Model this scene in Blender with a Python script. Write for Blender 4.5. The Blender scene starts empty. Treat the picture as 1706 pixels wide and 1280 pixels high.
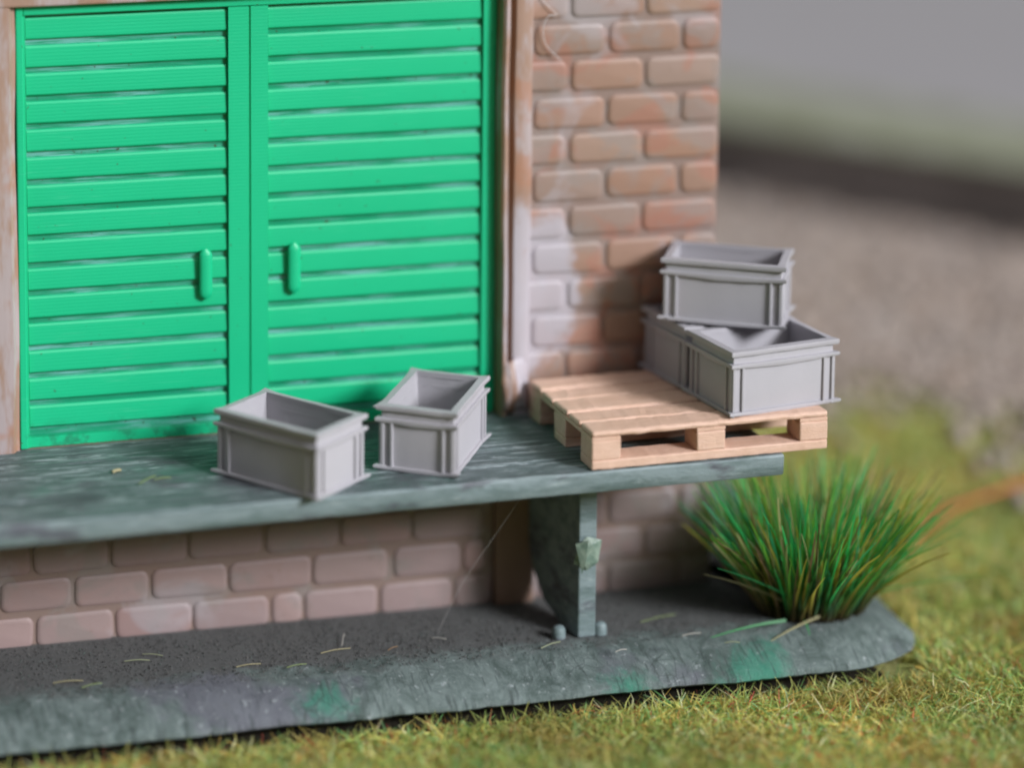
import bpy, bmesh, math, random
import numpy as np
from mathutils import Vector, Matrix, noise as mnoise

S = bpy.context.scene
rad = math.radians

# ---------------------------------------------------------------- camera
OZ = 1.20                       # the deck frame is used while modelling; the lawn is at -OZ there
cam_d = bpy.data.cameras.new('camera')
cam = bpy.data.objects.new('camera', cam_d)
S.collection.objects.link(cam)
r_ = Vector((0.97712, -0.21262, -0.005295)); u_ = Vector((0.031177, 0.118563, 0.992457)); f_ = Vector((0.21039, 0.969915, -0.12248))
Mx = Matrix((( r_.x, u_.x, -f_.x, -3.7223), (r_.y, u_.y, -f_.y, -12.1922), (r_.z, u_.z, -f_.z, 4.44557 + OZ), (0, 0, 0, 1)))
cam.matrix_world = Mx
cam_d.sensor_width = 36
cam_d.lens = 4508.9 / 1706 * 36
cam_d.shift_x = 572.6 / 1706
cam_d.shift_y = -899.2 / 1706
cam_d.clip_start = 0.1
cam_d.clip_end = 1000
cam_d.dof.use_dof = True
cam_d.dof.focus_distance = 12.82
cam_d.dof.aperture_fstop = 0.145
S.camera = cam

# ---------------------------------------------------------------- light
W = bpy.data.worlds.new('World'); S.world = W; W.use_nodes = True
nt = W.node_tree
bg = nt.nodes['Background']
sky = nt.nodes.new('ShaderNodeTexSky'); sky.sky_type = 'NISHITA'; sky.sun_disc = False
LD = Vector((-0.26, 0.32, -0.208)).normalized()      # the way the light travels
el = math.asin(-LD.z); az = math.atan2(-LD.x, -LD.y)
sky.sun_elevation = el; sky.sun_rotation = az
sky.dust_density = 6; sky.air_density = 1.0; sky.ozone_density = 1.0
hs = nt.nodes.new('ShaderNodeHueSaturation'); hs.inputs['Saturation'].default_value = 0.15
nt.links.new(sky.outputs[0], hs.inputs['Color'])
# added ramp dims low sky to deepen shade: the light falls mostly from above
gtc = nt.nodes.new('ShaderNodeTexCoord'); gsp = nt.nodes.new('ShaderNodeSeparateXYZ'); nt.links.new(gtc.outputs['Generated'], gsp.inputs[0])
gmr = nt.nodes.new('ShaderNodeMapRange'); gmr.inputs[1].default_value = 0.32; gmr.inputs[2].default_value = 0.85; gmr.inputs[3].default_value = 0.05; gmr.inputs[4].default_value = 1.0
nt.links.new(gsp.outputs[2], gmr.inputs[0])
gmx = nt.nodes.new('ShaderNodeMix'); gmx.data_type = 'RGBA'; gmx.blend_type = 'MULTIPLY'; gmx.inputs[0].default_value = 1.0
nt.links.new(hs.outputs[0], gmx.inputs[6]); nt.links.new(gmr.outputs[0], gmx.inputs[7]); nt.links.new(gmx.outputs[2], bg.inputs[0])
bg.inputs[1].default_value = 0.135
sd = bpy.data.lights.new('sun', 'SUN'); sd.energy = 3.4; sd.angle = rad(16); sd.color = (0.93, 0.95, 1.0)
sun = bpy.data.objects.new('sun', sd); S.collection.objects.link(sun)
sun.rotation_euler = LD.to_track_quat('-Z', 'Y').to_euler(); sun.location = (4, -6, 6)
S.view_settings.view_transform = 'Standard'; S.view_settings.look = 'None'
S.view_settings.gamma = 1.0; S.view_settings.use_curve_mapping = False
S.view_settings.exposure = 0.15
S.cycles.max_bounces = 6
S.cycles.pixel_filter_type = 'BLACKMAN_HARRIS'; S.cycles.filter_width = 2.1
S.cycles.use_denoising = True

# ---------------------------------------------------------------- helpers
def lin(r, g, b):
    def c(v):
        v /= 255.0
        return v / 12.92 if v <= 0.04045 else ((v + 0.055) / 1.055) ** 2.4
    return (c(r), c(g), c(b))

class Mat:
    """small wrapper round a Principled node tree"""
    def __init__(s, name, col=(0.5, 0.5, 0.5), rough=0.6, spec=0.4):
        s.m = bpy.data.materials.new(name); s.m.use_nodes = True
        s.nt = s.m.node_tree; s.b = s.nt.nodes['Principled BSDF']
        s.b.inputs['Base Color'].default_value = (*col, 1); s.b.inputs['Roughness'].default_value = rough
        s.b.inputs['Specular IOR Level'].default_value = spec
        s.tc = s.nt.nodes.new('ShaderNodeTexCoord').outputs['Object']
        s.h = None
    def n(s, t, **k):
        nd = s.nt.nodes.new(t)
        for a, v in k.items(): setattr(nd, a, v)
        return nd
    def l(s, a, b): s.nt.links.new(a, b)
    def mapping(s, scale=(1, 1, 1), rot=(0, 0, 0), loc=(0, 0, 0), src=None):
        m = s.n('ShaderNodeMapping'); m.inputs['Scale'].default_value = scale; m.inputs['Rotation'].default_value = rot
        m.inputs['Location'].default_value = loc; s.l(src or s.tc, m.inputs['Vector']); return m.outputs[0]
    def noise(s, scale, detail=4, rough=0.6, vec=None, dist=0.0):
        t = s.n('ShaderNodeTexNoise'); t.inputs['Scale'].default_value = scale; t.inputs['Detail'].default_value = detail
        t.inputs['Roughness'].default_value = rough; t.inputs['Distortion'].default_value = dist
        s.l(vec or s.tc, t.inputs['Vector']); return t.outputs[0]
    def voro(s, scale, vec=None, feat='F1'):
        t = s.n('ShaderNodeTexVoronoi'); t.feature = feat; t.inputs['Scale'].default_value = scale
        s.l(vec or s.tc, t.inputs['Vector']); return t.outputs['Distance']
    def ramp(s, src, a, b, lo=0.0, hi=1.0):
        t = s.n('ShaderNodeMapRange'); t.inputs[1].default_value = a; t.inputs[2].default_value = b
        t.inputs[3].default_value = lo; t.inputs[4].default_value = hi; t.interpolation_type = 'SMOOTHSTEP'
        s.l(src, t.inputs[0]); return t.outputs[0]
    def math(s, op, a, b=0.5):
        t = s.n('ShaderNodeMath', operation=op)
        for i, v in enumerate((a, b)):
            if isinstance(v, (int, float)): t.inputs[i].default_value = v
            else: s.l(v, t.inputs[i])
        return t.outputs[0]
    def mix(s, fac, a, b, mode='MIX'):
        t = s.n('ShaderNodeMix', data_type='RGBA', blend_type=mode)
        for key, v in ((0, fac), (6, a), (7, b)):
            if isinstance(v, (int, float)): t.inputs[key].default_value = v
            elif isinstance(v, tuple): t.inputs[key].default_value = (*v, 1)
            else: s.l(v, t.inputs[key])
        return t.outputs[2]
    def attr(s, name):
        t = s.n('ShaderNodeAttribute'); t.attribute_name = name; return t
    def dist(s, p, rad_, scale=(1, 1, 1)):
        """0..1 mask: 1 at the point p, 0 beyond rad_"""
        v = s.n('ShaderNodeVectorMath', operation='SUBTRACT'); s.l(s.tc, v.inputs[0]); v.inputs[1].default_value = p
        w = s.n('ShaderNodeVectorMath', operation='MULTIPLY'); s.l(v.outputs[0], w.inputs[0]); w.inputs[1].default_value = scale
        q = s.n('ShaderNodeVectorMath', operation='LENGTH'); s.l(w.outputs[0], q.inputs[0])
        return s.math('SUBTRACT', 1.0, s.math('DIVIDE', q.outputs['Value'], rad_))
    def color(s, v): s.l(v, s.b.inputs['Base Color'])
    def rough(s, v): s.l(v, s.b.inputs['Roughness'])
    def bump(s, h, strength=0.5, distance=0.01):
        t = s.n('ShaderNodeBump'); t.inputs['Strength'].default_value = strength; t.inputs['Distance'].default_value = distance
        s.l(h, t.inputs['Height'])
        if s.h is not None: s.l(s.h, t.inputs['Normal'])
        s.h = t.outputs[0]; s.l(s.h, s.b.inputs['Normal'])
    def layers(s, period, strength=0.3, distance=0.003, axis='Z', wob=0.4):
        """the fine layer lines of a printed part"""
        w = s.n('ShaderNodeTexWave'); w.wave_type = 'BANDS'; w.bands_direction = axis
        w.inputs['Scale'].default_value = 0.314 / period; w.inputs['Distortion'].default_value = wob
        w.inputs['Detail'].default_value = 1.5; s.l(s.tc, w.inputs['Vector'])
        s.bump(w.outputs['Fac'], strength, distance); return w.outputs['Fac']

def link(name, me, mat=None, parent=None):
    o = bpy.data.objects.new(name, me); S.collection.objects.link(o)
    if mat: me.materials.append(mat.m)
    if parent: o.parent = parent
    return o
def fin(name, bm, mat, parent=None, smooth=None, bevel=0):
    bmesh.ops.recalc_face_normals(bm, faces=bm.faces)
    me = bpy.data.meshes.new(name); bm.to_mesh(me); bm.free()
    if smooth is not None:
        me.polygons.foreach_set('use_smooth', [True] * len(me.polygons))
        me.set_sharp_from_angle(angle=rad(smooth))
    o = link(name, me, mat, parent)
    if bevel:
        b = o.modifiers.new('bevel', 'BEVEL'); b.width = bevel; b.segments = 2; b.limit_method = 'ANGLE'
    return o
def tag(o, label, cat=None, group=None, kind=None):
    if label: o['label'] = label
    if cat: o['category'] = cat
    if group: o['group'] = group
    if kind: o['kind'] = kind
    return o
def empty(name, loc, rz=0):
    o = bpy.data.objects.new(name, None); S.collection.objects.link(o); o.location = loc
    o.rotation_euler = (0, 0, rz); o.empty_display_size = 0.1; return o
def box(bm, x0, x1, y0, y1, z0, z1):
    v = [bm.verts.new((x, y, z)) for z in (z0, z1) for x, y in ((x0, y0), (x1, y0), (x1, y1), (x0, y1))]
    for f in ((0, 3, 2, 1), (4, 5, 6, 7), (0, 1, 5, 4), (1, 2, 6, 5), (2, 3, 7, 6), (3, 0, 4, 7)):
        bm.faces.new([v[i] for i in f])
def loft(bm, rings, closed=True, cap0=False, cap1=False):
    vr = [[bm.verts.new(p) for p in r] for r in rings]
    n = len(vr[0])
    for a, b in zip(vr, vr[1:]):
        for i in range(n if closed else n - 1):
            j = (i + 1) % n
            bm.faces.new((a[i], a[j], b[j], b[i]))
    if cap0: bm.faces.new(vr[0])
    if cap1: bm.faces.new(vr[-1])
    return vr
def tube(bm, pts, r, n=5, taper=None):
    pts = [Vector(p) for p in pts]; rings = []
    for i, p in enumerate(pts):
        t = (pts[min(i + 1, len(pts) - 1)] - pts[max(i - 1, 0)]).normalized()
        a = t.orthogonal().normalized(); b = t.cross(a)
        rr = r if taper is None else r * taper[i]
        rings.append([p + (a * math.cos(2 * math.pi * k / n) + b * math.sin(2 * math.pi * k / n)) * rr for k in range(n)])
    loft(bm, rings, True, True, True)
def nz(x, y=0.0, z=0.0): return mnoise.noise((x, y, z))
rng = random.Random(7)

# ---------------------------------------------------------------- materials
GREEN = (0.005, 0.50, 0.22)
M = {}
m = Mat('green_plastic', GREEN, 0.42, 0.5)
sx = m.mapping((0.7, 1, 30)); streak = m.ramp(m.noise(6, 3, 0.6, sx), 0.60, 0.74)
streak = m.math('MULTIPLY', streak, m.ramp(m.noise(2.2, 2), 0.42, 0.62))
specks = m.ramp(m.noise(42, 2, 0.5), 0.735, 0.76)
c = m.mix(m.noise(1.3, 3), (0.004, 0.46, 0.205), (0.007, 0.54, 0.25))
c = m.mix(m.math('MULTIPLY', streak, 0.45), c, (0.13, 0.66, 0.40))
dirt = m.math('MULTIPLY', m.ramp(m.n('ShaderNodeSeparateXYZ').outputs[2], 0, 1), 0.0)
sp = m.n('ShaderNodeSeparateXYZ'); m.l(m.tc, sp.inputs[0])
low = m.math('MULTIPLY', m.ramp(sp.outputs[2], 0.16, 0.02), m.ramp(m.noise(9, 4, 0.7), 0.48, 0.62))
c = m.mix(m.math('MULTIPLY', low, 0.55), c, (0.02, 0.10, 0.06))
c = m.mix(m.math('MULTIPLY', specks, 0.75), c, (0.05, 0.07, 0.03))
m.color(c); m.layers(0.0165, 0.16, 0.002, wob=0.8)
M['green'] = m
m = Mat('green_groove', (0.012, 0.40, 0.20), 0.3, 0.6)      # the shiny bottoms of the shutter grooves; pale streaks paint in gloss and dust
st = m.ramp(m.noise(8, 3, 0.7, m.mapping((0.6, 1, 22))), 0.42, 0.60)
st = m.math('MULTIPLY', st, m.ramp(m.noise(1.6, 2, 0.5, m.mapping((1, 1, 1.6), loc=(3, 0, 1))), 0.38, 0.60))
spk = m.ramp(m.noise(36, 2, 0.5), 0.69, 0.73)
c = m.mix(m.math('MULTIPLY', st, 0.75), (0.004, 0.28, 0.14), (0.22, 0.52, 0.52))
c = m.mix(m.math('MULTIPLY', spk, 0.9), c, (0.05, 0.03, 0.015))
m.color(c); m.bump(m.noise(30, 4, .7, m.mapping((.3, 1, 1))), .5, .006)
M['groove'] = m

def crate_mat():
    m = Mat('grey_crate_plastic', (0.27, 0.27, 0.305), 0.62, 0.25)
    c = m.mix(m.noise(3, 4, 0.6), (0.39, 0.375, 0.40), (0.46, 0.445, 0.475))
    m.color(c); m.layers(0.0088, 0.12, 0.001, wob=0.3)
    m.bump(m.noise(55, 4, 0.6), 0.15, 0.003)
    return m
M['crate'] = crate_mat()
m = Mat('pallet_plastic', (0.60, 0.37, 0.23), 0.55, 0.3)
g = m.noise(5, 5, 0.7, m.mapping((1, 6, 6)))
c = m.mix(m.ramp(g, 0.3, 0.7), (0.66, 0.43, 0.315), (0.73, 0.50, 0.39))
c = m.mix(m.math('MULTIPLY', m.ramp(m.noise(70, 2), 0.66, 0.72), 0.3), c, (0.3, 0.15, 0.07))
m.color(c); m.layers(0.0105, 0.35, 0.002, wob=1.2)
m.bump(m.noise(55, 4, 0.7, m.mapping((0.5, 1, 1))), 0.6, 0.006)
M['pallet'] = m

# weathered grey-green planks
m = Mat('grey_green_planks', (0.1, 0.13, 0.125), 0.5, 0.45)
gv = m.mapping((0.5, 6, 6))
g1 = m.noise(4.5, 6, 0.72, gv, 0.6); g2 = m.noise(7, 5, 0.75, gv, 0.8)
c = m.mix(m.ramp(g1, 0.32, 0.68), (0.062, 0.092, 0.092), (0.150, 0.195, 0.200))
c = m.mix(m.math('MULTIPLY', m.ramp(g2, 0.52, 0.61), 0.85), c, (0.40, 0.46, 0.48))
c = m.mix(m.math('MULTIPLY', m.ramp(m.noise(1.7, 3, 0.6, m.mapping((1, 1, 3), loc=(5, 2, 0))), 0.53, 0.66), 0.65), c, (0.075, 0.065, 0.085))
c = m.mix(m.math('MULTIPLY', m.ramp(m.noise(2.4, 3, 0.6, m.mapping((1, 1, 1), loc=(1, 7, 0))), 0.56, 0.70), 0.4), c, (0.07, 0.22, 0.16))
m.color(c); m.bump(g1, 0.9, 0.02); m.bump(g2, 0.7, 0.012)
M['plank'] = m
# painted edge of the deck and the bracket
m = Mat('grey_green_paint', (0.15, 0.2, 0.19), 0.5, 0.45)
g1 = m.noise(3, 5, 0.7, m.mapping((0.8, 4, 4)))
c = m.mix(m.ramp(g1, 0.3, 0.65), (0.115, 0.165, 0.165), (0.235, 0.295, 0.31))
c = m.mix(m.math('MULTIPLY', m.ramp(m.noise(2.3, 4, 0.6, m.mapping((1, 2, 3.5), loc=(2.3, 0, 0))), 0.53, 0.66), 0.75), c, (0.07, 0.06, 0.085))
c = m.mix(m.math('MULTIPLY', m.ramp(m.noise(30, 4, 0.7, m.mapping((0.25, 1, 1))), 0.60, 0.70), 0.6), c, (0.36, 0.42, 0.43))
m.color(c); m.bump(m.noise(18, 5, 0.7, m.mapping((0.4, 1, 1))), 0.6, 0.012)
M['paint'] = m

def brick_mat():
    m = Mat('painted_brick_plastic', (0.3, 0.2, 0.17), 0.48, 0.4)
    at = m.attr('col')
    c = at.outputs['Color']
    n1 = m.noise(3.1, 3, 0.55, m.mapping((1, 1, 1.3)), 0.5); n2 = m.noise(4.3, 3, 0.55, m.mapping((1, 1, 1), loc=(7, 3, 1)), 0.5)
    n3 = m.noise(2.6, 3, 0.55, m.mapping((1, 1, 1), loc=(2, 9, 4)), 0.6)
    sz_ = m.n('ShaderNodeSeparateXYZ'); m.l(m.tc, sz_.inputs[0]); up = m.ramp(sz_.outputs[2], -.15, .05, .12, 1)
    c = m.mix(m.math('MULTIPLY', m.math('MULTIPLY', m.ramp(n1, 0.53, 0.62), 0.6), up), c, (0.385, 0.175, 0.125))
    c = m.mix(m.math('MULTIPLY', m.ramp(n2, 0.50, 0.62), 0.60), c, (0.285, 0.245, 0.225))
    c = m.mix(m.math('MULTIPLY', m.ramp(n3, 0.54, 0.66), 0.55), c, (0.42, 0.375, 0.39))
    # the pale wash brushed on beside the door jamb
    w = m.math('ADD', m.dist((0.80, 0.12, 0.60), 0.42, (1.5, 0.3, 0.85)), m.math('MULTIPLY', m.math('SUBTRACT', m.noise(6, 3), 0.5), 0.9))
    c = m.mix(m.math('MULTIPLY', m.ramp(w, 0.12, 0.36), 0.85), c, (0.47, 0.44, 0.485))
    c = m.mix(m.math('MULTIPLY', m.ramp(m.noise(24, 4, 0.7), 0.58, 0.75), 0.25), c, (0.16, 0.10, 0.07))
    m.color(c); m.bump(m.noise(14, 4, 0.6), 0.25, 0.006); m.bump(m.noise(90, 2, 0.5), 0.12, 0.002)
    return m
M['brick'] = brick_mat()
m = Mat('jamb_paint', (0.36, 0.25, 0.2), 0.42, 0.5)
c = m.mix(m.noise(3, 4, 0.6, m.mapping((1, 1, 0.5))), (0.32, 0.185, 0.13), (0.40, 0.27, 0.21))
sp = m.n('ShaderNodeSeparateXYZ'); m.l(m.tc, sp.inputs[0])
pale = m.ramp(m.noise(2.2, 4, 0.65, m.mapping((3, 1, 0.8), loc=(0, 0, 2))), 0.42, 0.58)
c = m.mix(m.math('MULTIPLY', pale, 0.7), c, (0.46, 0.41, 0.43))
w = m.math('ADD', m.dist((0.71, 0.10, 0.55), 0.62, (5, 0.3, 0.9)), m.math('MULTIPLY', m.math('SUBTRACT', m.noise(5, 3), 0.5), 0.6))
c = m.mix(m.math('MULTIPLY', m.ramp(w, 0.1, 0.3), 0.85), c, (0.50, 0.47, 0.52))
c = m.mix(m.math('MULTIPLY', m.ramp(m.noise(3.3, 3, 0.6, m.mapping((1, 1, 1), loc=(4, 1, 6))), 0.58, 0.68), 0.6), c, (0.42, 0.20, 0.12))
sp = m.n('ShaderNodeSeparateXYZ'); m.l(m.tc, sp.inputs[0])
gx = m.ramp(m.math('ABSOLUTE', m.math('SUBTRACT', sp.outputs[0], m.math('ADD', 0.648, m.math('MULTIPLY', m.math('SUBTRACT', m.noise(2, 3), .5), .02)))), .020, .010)
c = m.mix(m.math('MULTIPLY', gx, .8), c, (0.26, 0.135, 0.075))
gx = m.ramp(m.math('ABSOLUTE', m.math('SUBTRACT', sp.outputs[0], 0.594)), .010, .004)
c = m.mix(m.math('MULTIPLY', gx, .6), c, (0.30, 0.15, 0.07))
m.color(c); m.bump(m.noise(16, 4, 0.6, m.mapping((1, 1, 0.3))), 0.35, 0.008)
M['jamb'] = m
m = Mat('brown_pilaster', (0.28, 0.18, 0.13), .5, .3); m.color(m.mix(m.noise(4, 4), (0.22, 0.13, 0.085), (0.30, 0.20, 0.16))); M['pil'] = m

# ---------------------------------------------------------------- the building
KX = 1.0098
def SX(x): return -3.7223 + (x + 3.7223) * KX
def SZ(z): return 4.4456 + (z - 4.4456) * KX
YM, YB = 0.135, 0.120            # mortar plane, face of the bricks
ZB = -0.975                      # top of the base plate
bld = empty('warehouse_building', (0, YM, 0))
tag(bld, 'model brick warehouse front with a bright green slatted double door', 'building')
def rel(bm): bmesh.ops.translate(bm, vec=(0, -YM, 0), verts=bm.verts); return bm

bm = bmesh.new()
cl = bm.loops.layers.float_color.new('col')
X0, X1, ZT = -4.2, SX(1.695), 3.1
box(bm, X0, SX(-1.90), YM, YM + .22, 0.0, ZT)          # left of the door
box(bm, SX(0.66), X1, YM, YM + .22, 0.0, ZT)            # right pier
box(bm, SX(-1.90), SX(0.66), YM, YM + .22, 2.25, ZT)   # above the door
box(bm, X0, X1, YM, YM + .22, ZB - .03, 0.0)            # lower wall
box(bm, X1 - .22, X1, YM + .22, 3.2, ZB - .03, ZT)      # returns and back
box(bm, X0, X0 + .22, YM + .22, 3.2, ZB - .03, ZT)
box(bm, X0 + .22, X1 - .22, 3.0, 3.2, ZB - .03, ZT)
box(bm, X0, X1, YM + .001, 3.2, ZT, ZT + .08)
for f in bm.faces:
    for lp in f.loops: lp[cl] = (0.275, 0.195, 0.165, 1)
TONES = [(0.36, 0.22, 0.165), (0.34, 0.21, 0.155), (0.36, 0.20, 0.15), (0.32, 0.225, 0.185), (0.355, 0.235, 0.18), (0.35, 0.205, 0.145)]
def brick(x0, x1, z0, z1, cutl=False, cutr=False, tone=None, rc=0.036):
    """a raised brick with rounded corners and a rolled edge"""
    tone = tone or TONES[rng.randrange(len(TONES))]
    k = rng.uniform(0.93, 1.07); tone = (tone[0] * k, tone[1] * k, tone[2] * k, 1)
    jx, jz = rng.uniform(-.003, .003), rng.uniform(-.003, .003)
    x0 += jx; x1 += jx; z0 += jz; z1 += jz
    def ring(d, y):
        pts = []; r = max(rc - d * 0.6, 0.008)
        for cx, cz, a0, cut in ((x1 - r - d, z1 - r - d, 0, cutr), (x0 + r + d, z1 - r - d, 90, cutl), (x0 + r + d, z0 + r + d, 180, cutl), (x1 - r - d, z0 + r + d, 270, cutr)):
            for q in range(5):
                a = rad(a0 + q * 22.5)
                px, pz = cx + r * math.cos(a), cz + r * math.sin(a)
                if cut: px = (x1 if a0 in (0, 270) else x0); pz = (z1 - d if a0 in (0, 90) else z0 + d)
                pts.append((px + nz(px * 9, pz * 9, y) * 0.006, y, pz + nz(pz * 9, px * 9, 3.3) * 0.006))
        if cutl or cutr:
            out = []
            for p in pts:
                if not out or (Vector(p) - Vector(out[-1])).length > 1e-4: out.append(p)
                else: out.append((p[0], p[1], p[2] + 1e-4))
            pts = out
        return pts
    vs = loft(bm, [ring(0, YM + .004), ring(0, YB + .009), ring(0.008, YB + .004), ring(0.020, YB + .002)], True, False, True)
    for r in vs:
        for v in r:
            for f in v.link_faces:
                for lp in f.loops: lp[cl] = tone
P = 0.3635
for k in range(-4, 5):           # right pier above the deck
    zt = 1.783 - P * k
    if zt > .15:
        for a, b, cc in ((.70, .897, True), (.922, 1.287, False), (1.307, 1.690, False)):
            brick(SX(a), SX(b), SZ(zt - .145), SZ(zt), cutl=cc)
    zt = 1.966 - P * k
    if zt > .12:
        for a, b in ((.737, 1.092), (1.117, 1.472), (1.502, 1.690)):
            brick(SX(a), SX(b), SZ(max(zt - .147, .0)), SZ(zt))
low = {0: [(-1.910 + .00299 * a, -1.910 + .00299 * b) for a, b in ((-70, 52.5), (59, 182), (186, 308.6), (313, 437.6), (446, 494.5), (501, 622), (629, 749), (755, 818))],
       1: [(-1.913 + .002944 * a, -1.913 + .002944 * b) for a, b in ((-120, -6), (2, 116), (124.7, 245), (251.6, 376), (380.7, 518.6), (523, 650), (663, 777), (783, 822))],
       2: [(-1.921 + .00295 * a, -1.921 + .00295 * b) for a, b in ((-70, 52), (59, 179), (186, 310), (317, 437), (446, 567), (573, 690), (697, 820))]}
PINK = [(0.36, 0.255, 0.24), (0.35, 0.255, 0.24), (0.37, 0.25, 0.235), (0.34, 0.25, 0.24)]
for rI in range(5):
    zt = -.785 + .1815 * rI
    xs = list(low[rI] if rI in low else [(a + .17 * (rI == 3), b + .17 * (rI == 3)) for a, b in low[rI - 2]])
    xa = xs[0][0]
    while xa > -3.9: xs.append((xa - .375, xa - .02)); xa -= .375
    for a, b in xs: brick(SX(a), SX(b), SZ(zt - .148 if rI else -.935), SZ(zt), tone=PINK[rng.randrange(4)])
    off = .18 if rI % 2 else 0
    for a, b in ((.78 - off, 1.13 - off), (1.155 - off, 1.50 - off), (1.53 - off, 1.69), ):
        if b - a > .45: brick(SX(a), SX(a + .35), SZ(zt - .148), SZ(zt), tone=(0.30, 0.225, 0.22)); a += .38
        if b > .9 and b - a > .06: brick(SX(max(a, .76)), SX(b), SZ(zt - .148), SZ(zt), tone=(0.29, 0.215, 0.205))
k = 0
for zz in np.arange(.17, 3.0, .1833):   # wall further left
    x = -2.35 - (.19 if k % 2 else 0)
    while x > -4.0: brick(x, x + .36, zz - .148, zz); x -= .385
    k += 1
k = 0
for zz in np.arange(2.45, 3.0, .1833):
    x = -2.3 + (.19 if k % 2 else 0)
    while x < .6: brick(x, x + .36, zz - .148, zz); x += .385
    k += 1
fin('brick_wall', rel(bm), M['brick'], bld, smooth=40)

# moulded jamb beside the door: profile (x, y) swept up the wall
def moulding(prof, z0, z1, mirror=False, n=90, amp=0.011):
    bm = bmesh.new(); rings = []
    for i in range(n + 1):
        z = z0 + (z1 - z0) * i / n
        rings.append([(x + nz(x * 3, z * 1.7, 5) * amp, y + nz(z * 2.3, x * 5, 1) * amp * .6, z) for x, y in prof])
    loft(bm, rings, True, True, True)
    return rel(bm)
J = [(.548, .30), (.548, .10), (.553, .075), (.566, .062), (.582, .066), (.592, .085), (.598, .112), (.606, .116), (.614, .100), (.622, .086),
     (.640, .082), (.690, .084), (.706, .092), (.712, .110), (.714, .30)]
J = [(SX(x), y) for x, y in J]
fin('door_jamb', moulding(J, 0.0, 2.25), M['jamb'], bld, smooth=35)
JL = [(SX(-1.80 - (x - SX(.548))), y) for x, y in J]
jl = fin('door_jamb', moulding([(-1.790, .30), (-1.790, .128), (-1.806, .122), (-1.814, .105), (-1.822, .095), (-1.90, .092), (-1.935, .10), (-1.945, .30)], 0.0, 2.25), M['jamb'], bld, smooth=35)
fin('lintel', moulding([(-1, 0)] * 3, 0, 1) if False else rel((lambda b: (box(b, -1.95, SX(.72), .088, .30, 2.152, 2.262), b)[1])(bmesh.new())), M['jamb'], bld, bevel=.01)
# the pilaster under the jamb
bm = bmesh.new(); box(bm, SX(.545), SX(.745), .085, YM + .05, ZB - .02, -.0995)
fin('pilaster', rel(bm), M['pil'], bld, bevel=.012)
# torn flap of paint and glue at the foot of the jamb
bm = bmesh.new()
fl = [(.560, .060, .26), (.600, .050, .27), (.548, .02, .20), (.598, .010, .17), (.655, .035, .115), (.560, .030, .07), (.575, .075, .015), (.640, .08, .012), (.690, .07, .02), (.700, .08, .11), (.690, .085, .28), (.64, .075, .30)]
vv = [bm.verts.new((SX(x), y, z)) for x, y, z in fl]
for t in ((0, 2, 3), (0, 3, 1), (1, 3, 4), (2, 5, 3), (3, 5, 4), (5, 6, 7), (5, 7, 4), (4, 7, 8), (4, 8, 9), (1, 4, 9), (1, 9, 10), (0, 1, 11), (1, 10, 11)):
    bm.faces.new([vv[i] for i in t])
bmesh.ops.subdivide_edges(bm, edges=bm.edges, cuts=2, use_grid_fill=True)
for v in bm.verts: v.co += Vector((nz(*(v.co * 13)), nz(*(v.co * 11 + Vector((5, 0, 0)))), nz(*(v.co * 12 + Vector((0, 7, 0)))))) * .014
o = fin('paint_flap', rel(bm), M['jamb'], bld, smooth=60)
sm = o.modifiers.new('s', 'SOLIDIFY'); sm.thickness = .012

# green double door
YD = .160
def dx(x): return -3.7223 + (x + 3.7223) * 1.0065
def dz(z): return 4.4456 + (z - 4.4456) * 1.0065
ZD0, ZD1 = 0.004, 2.150
bm = bmesh.new()
xa, xb = dx(-1.798), dx(.583)
box(bm, xa, xa + .035, YD - .035, YD + .06, ZD0, ZD1)                # left frame
box(bm, xb - .035, xb, YD - .012, YD + .06, ZD0, ZD1)                # right frame
box(bm, xa + .036, xb - .036, YD - .030, YD + .06, 2.105, ZD1 - .001)
fin('door_frame', rel(bm), M['green'], bld, bevel=.006)
PITCH = .1348
def slat_leaf(x0, x1, sx0, sx1):
    """one leaf: stiles, rails and its bank of shutter slats"""
    bm = bmesh.new()
    box(bm, x0, sx0, YD - .022, YD + .055, ZD0, 2.103)
    box(bm, sx1, x1, YD - .022, YD + .055, ZD0, 2.103)
    z = dz(2.002); e = .0005; n = 0
    box(bm, sx0 + e, sx1 - e, YD + .008, YD + .054, ZD0 + .001, 2.102)      # back sheet, groove bottoms
    for f in bm.faces[-6:]: f.material_index = 1
    tops = []
    while z > .09: tops.append(z); z -= PITCH
    for i, zb in enumerate(tops):
        zt = zb + .100
        n = 26; rings = []
        for q in range(n + 1):
            x = sx0 + e + .004 + (sx1 - sx0 - .010) * q / n
            w = nz(x * 2.5, zb * 9, 2) * .0012
            rings.append([(x, y, z_ + w) for y, z_ in ((YD + .010, zt + .006), (YD + .000, zt + .003), (YD - .005, zt - .006), (YD - .009, zb + .016), (YD - .0085, zb + .007), (YD - .004, zb + .001), (YD + .004, zb - .002), (YD + .010, zb - .005))])
        loft(bm, rings, True, True, True)
    box(bm, sx0 + e, sx1 - e, YD - .012, YD + .0075, ZD0, .052)
    o = fin('shutter_door', rel(bm), M['green'], bld, smooth=10)
    o.data.materials.append(M['groove'].m)
    return o
xc = dx(-.676)
lfL = slat_leaf(xa + .0355, xc - .006, dx(-1.752), dx(-.779))
lfR = slat_leaf(xc + .006, xb - .0355, dx(-.585), dx(.490))
tag(lfL, 'left leaf of the green slatted door'); tag(lfR, 'right leaf of the green slatted door')
bm = bmesh.new(); box(bm, xc - .0055, xc + .0055, YD - .014, YD + .05, ZD0, 2.10)
fin('door_strip', rel(bm), M['green'], bld)
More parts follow.
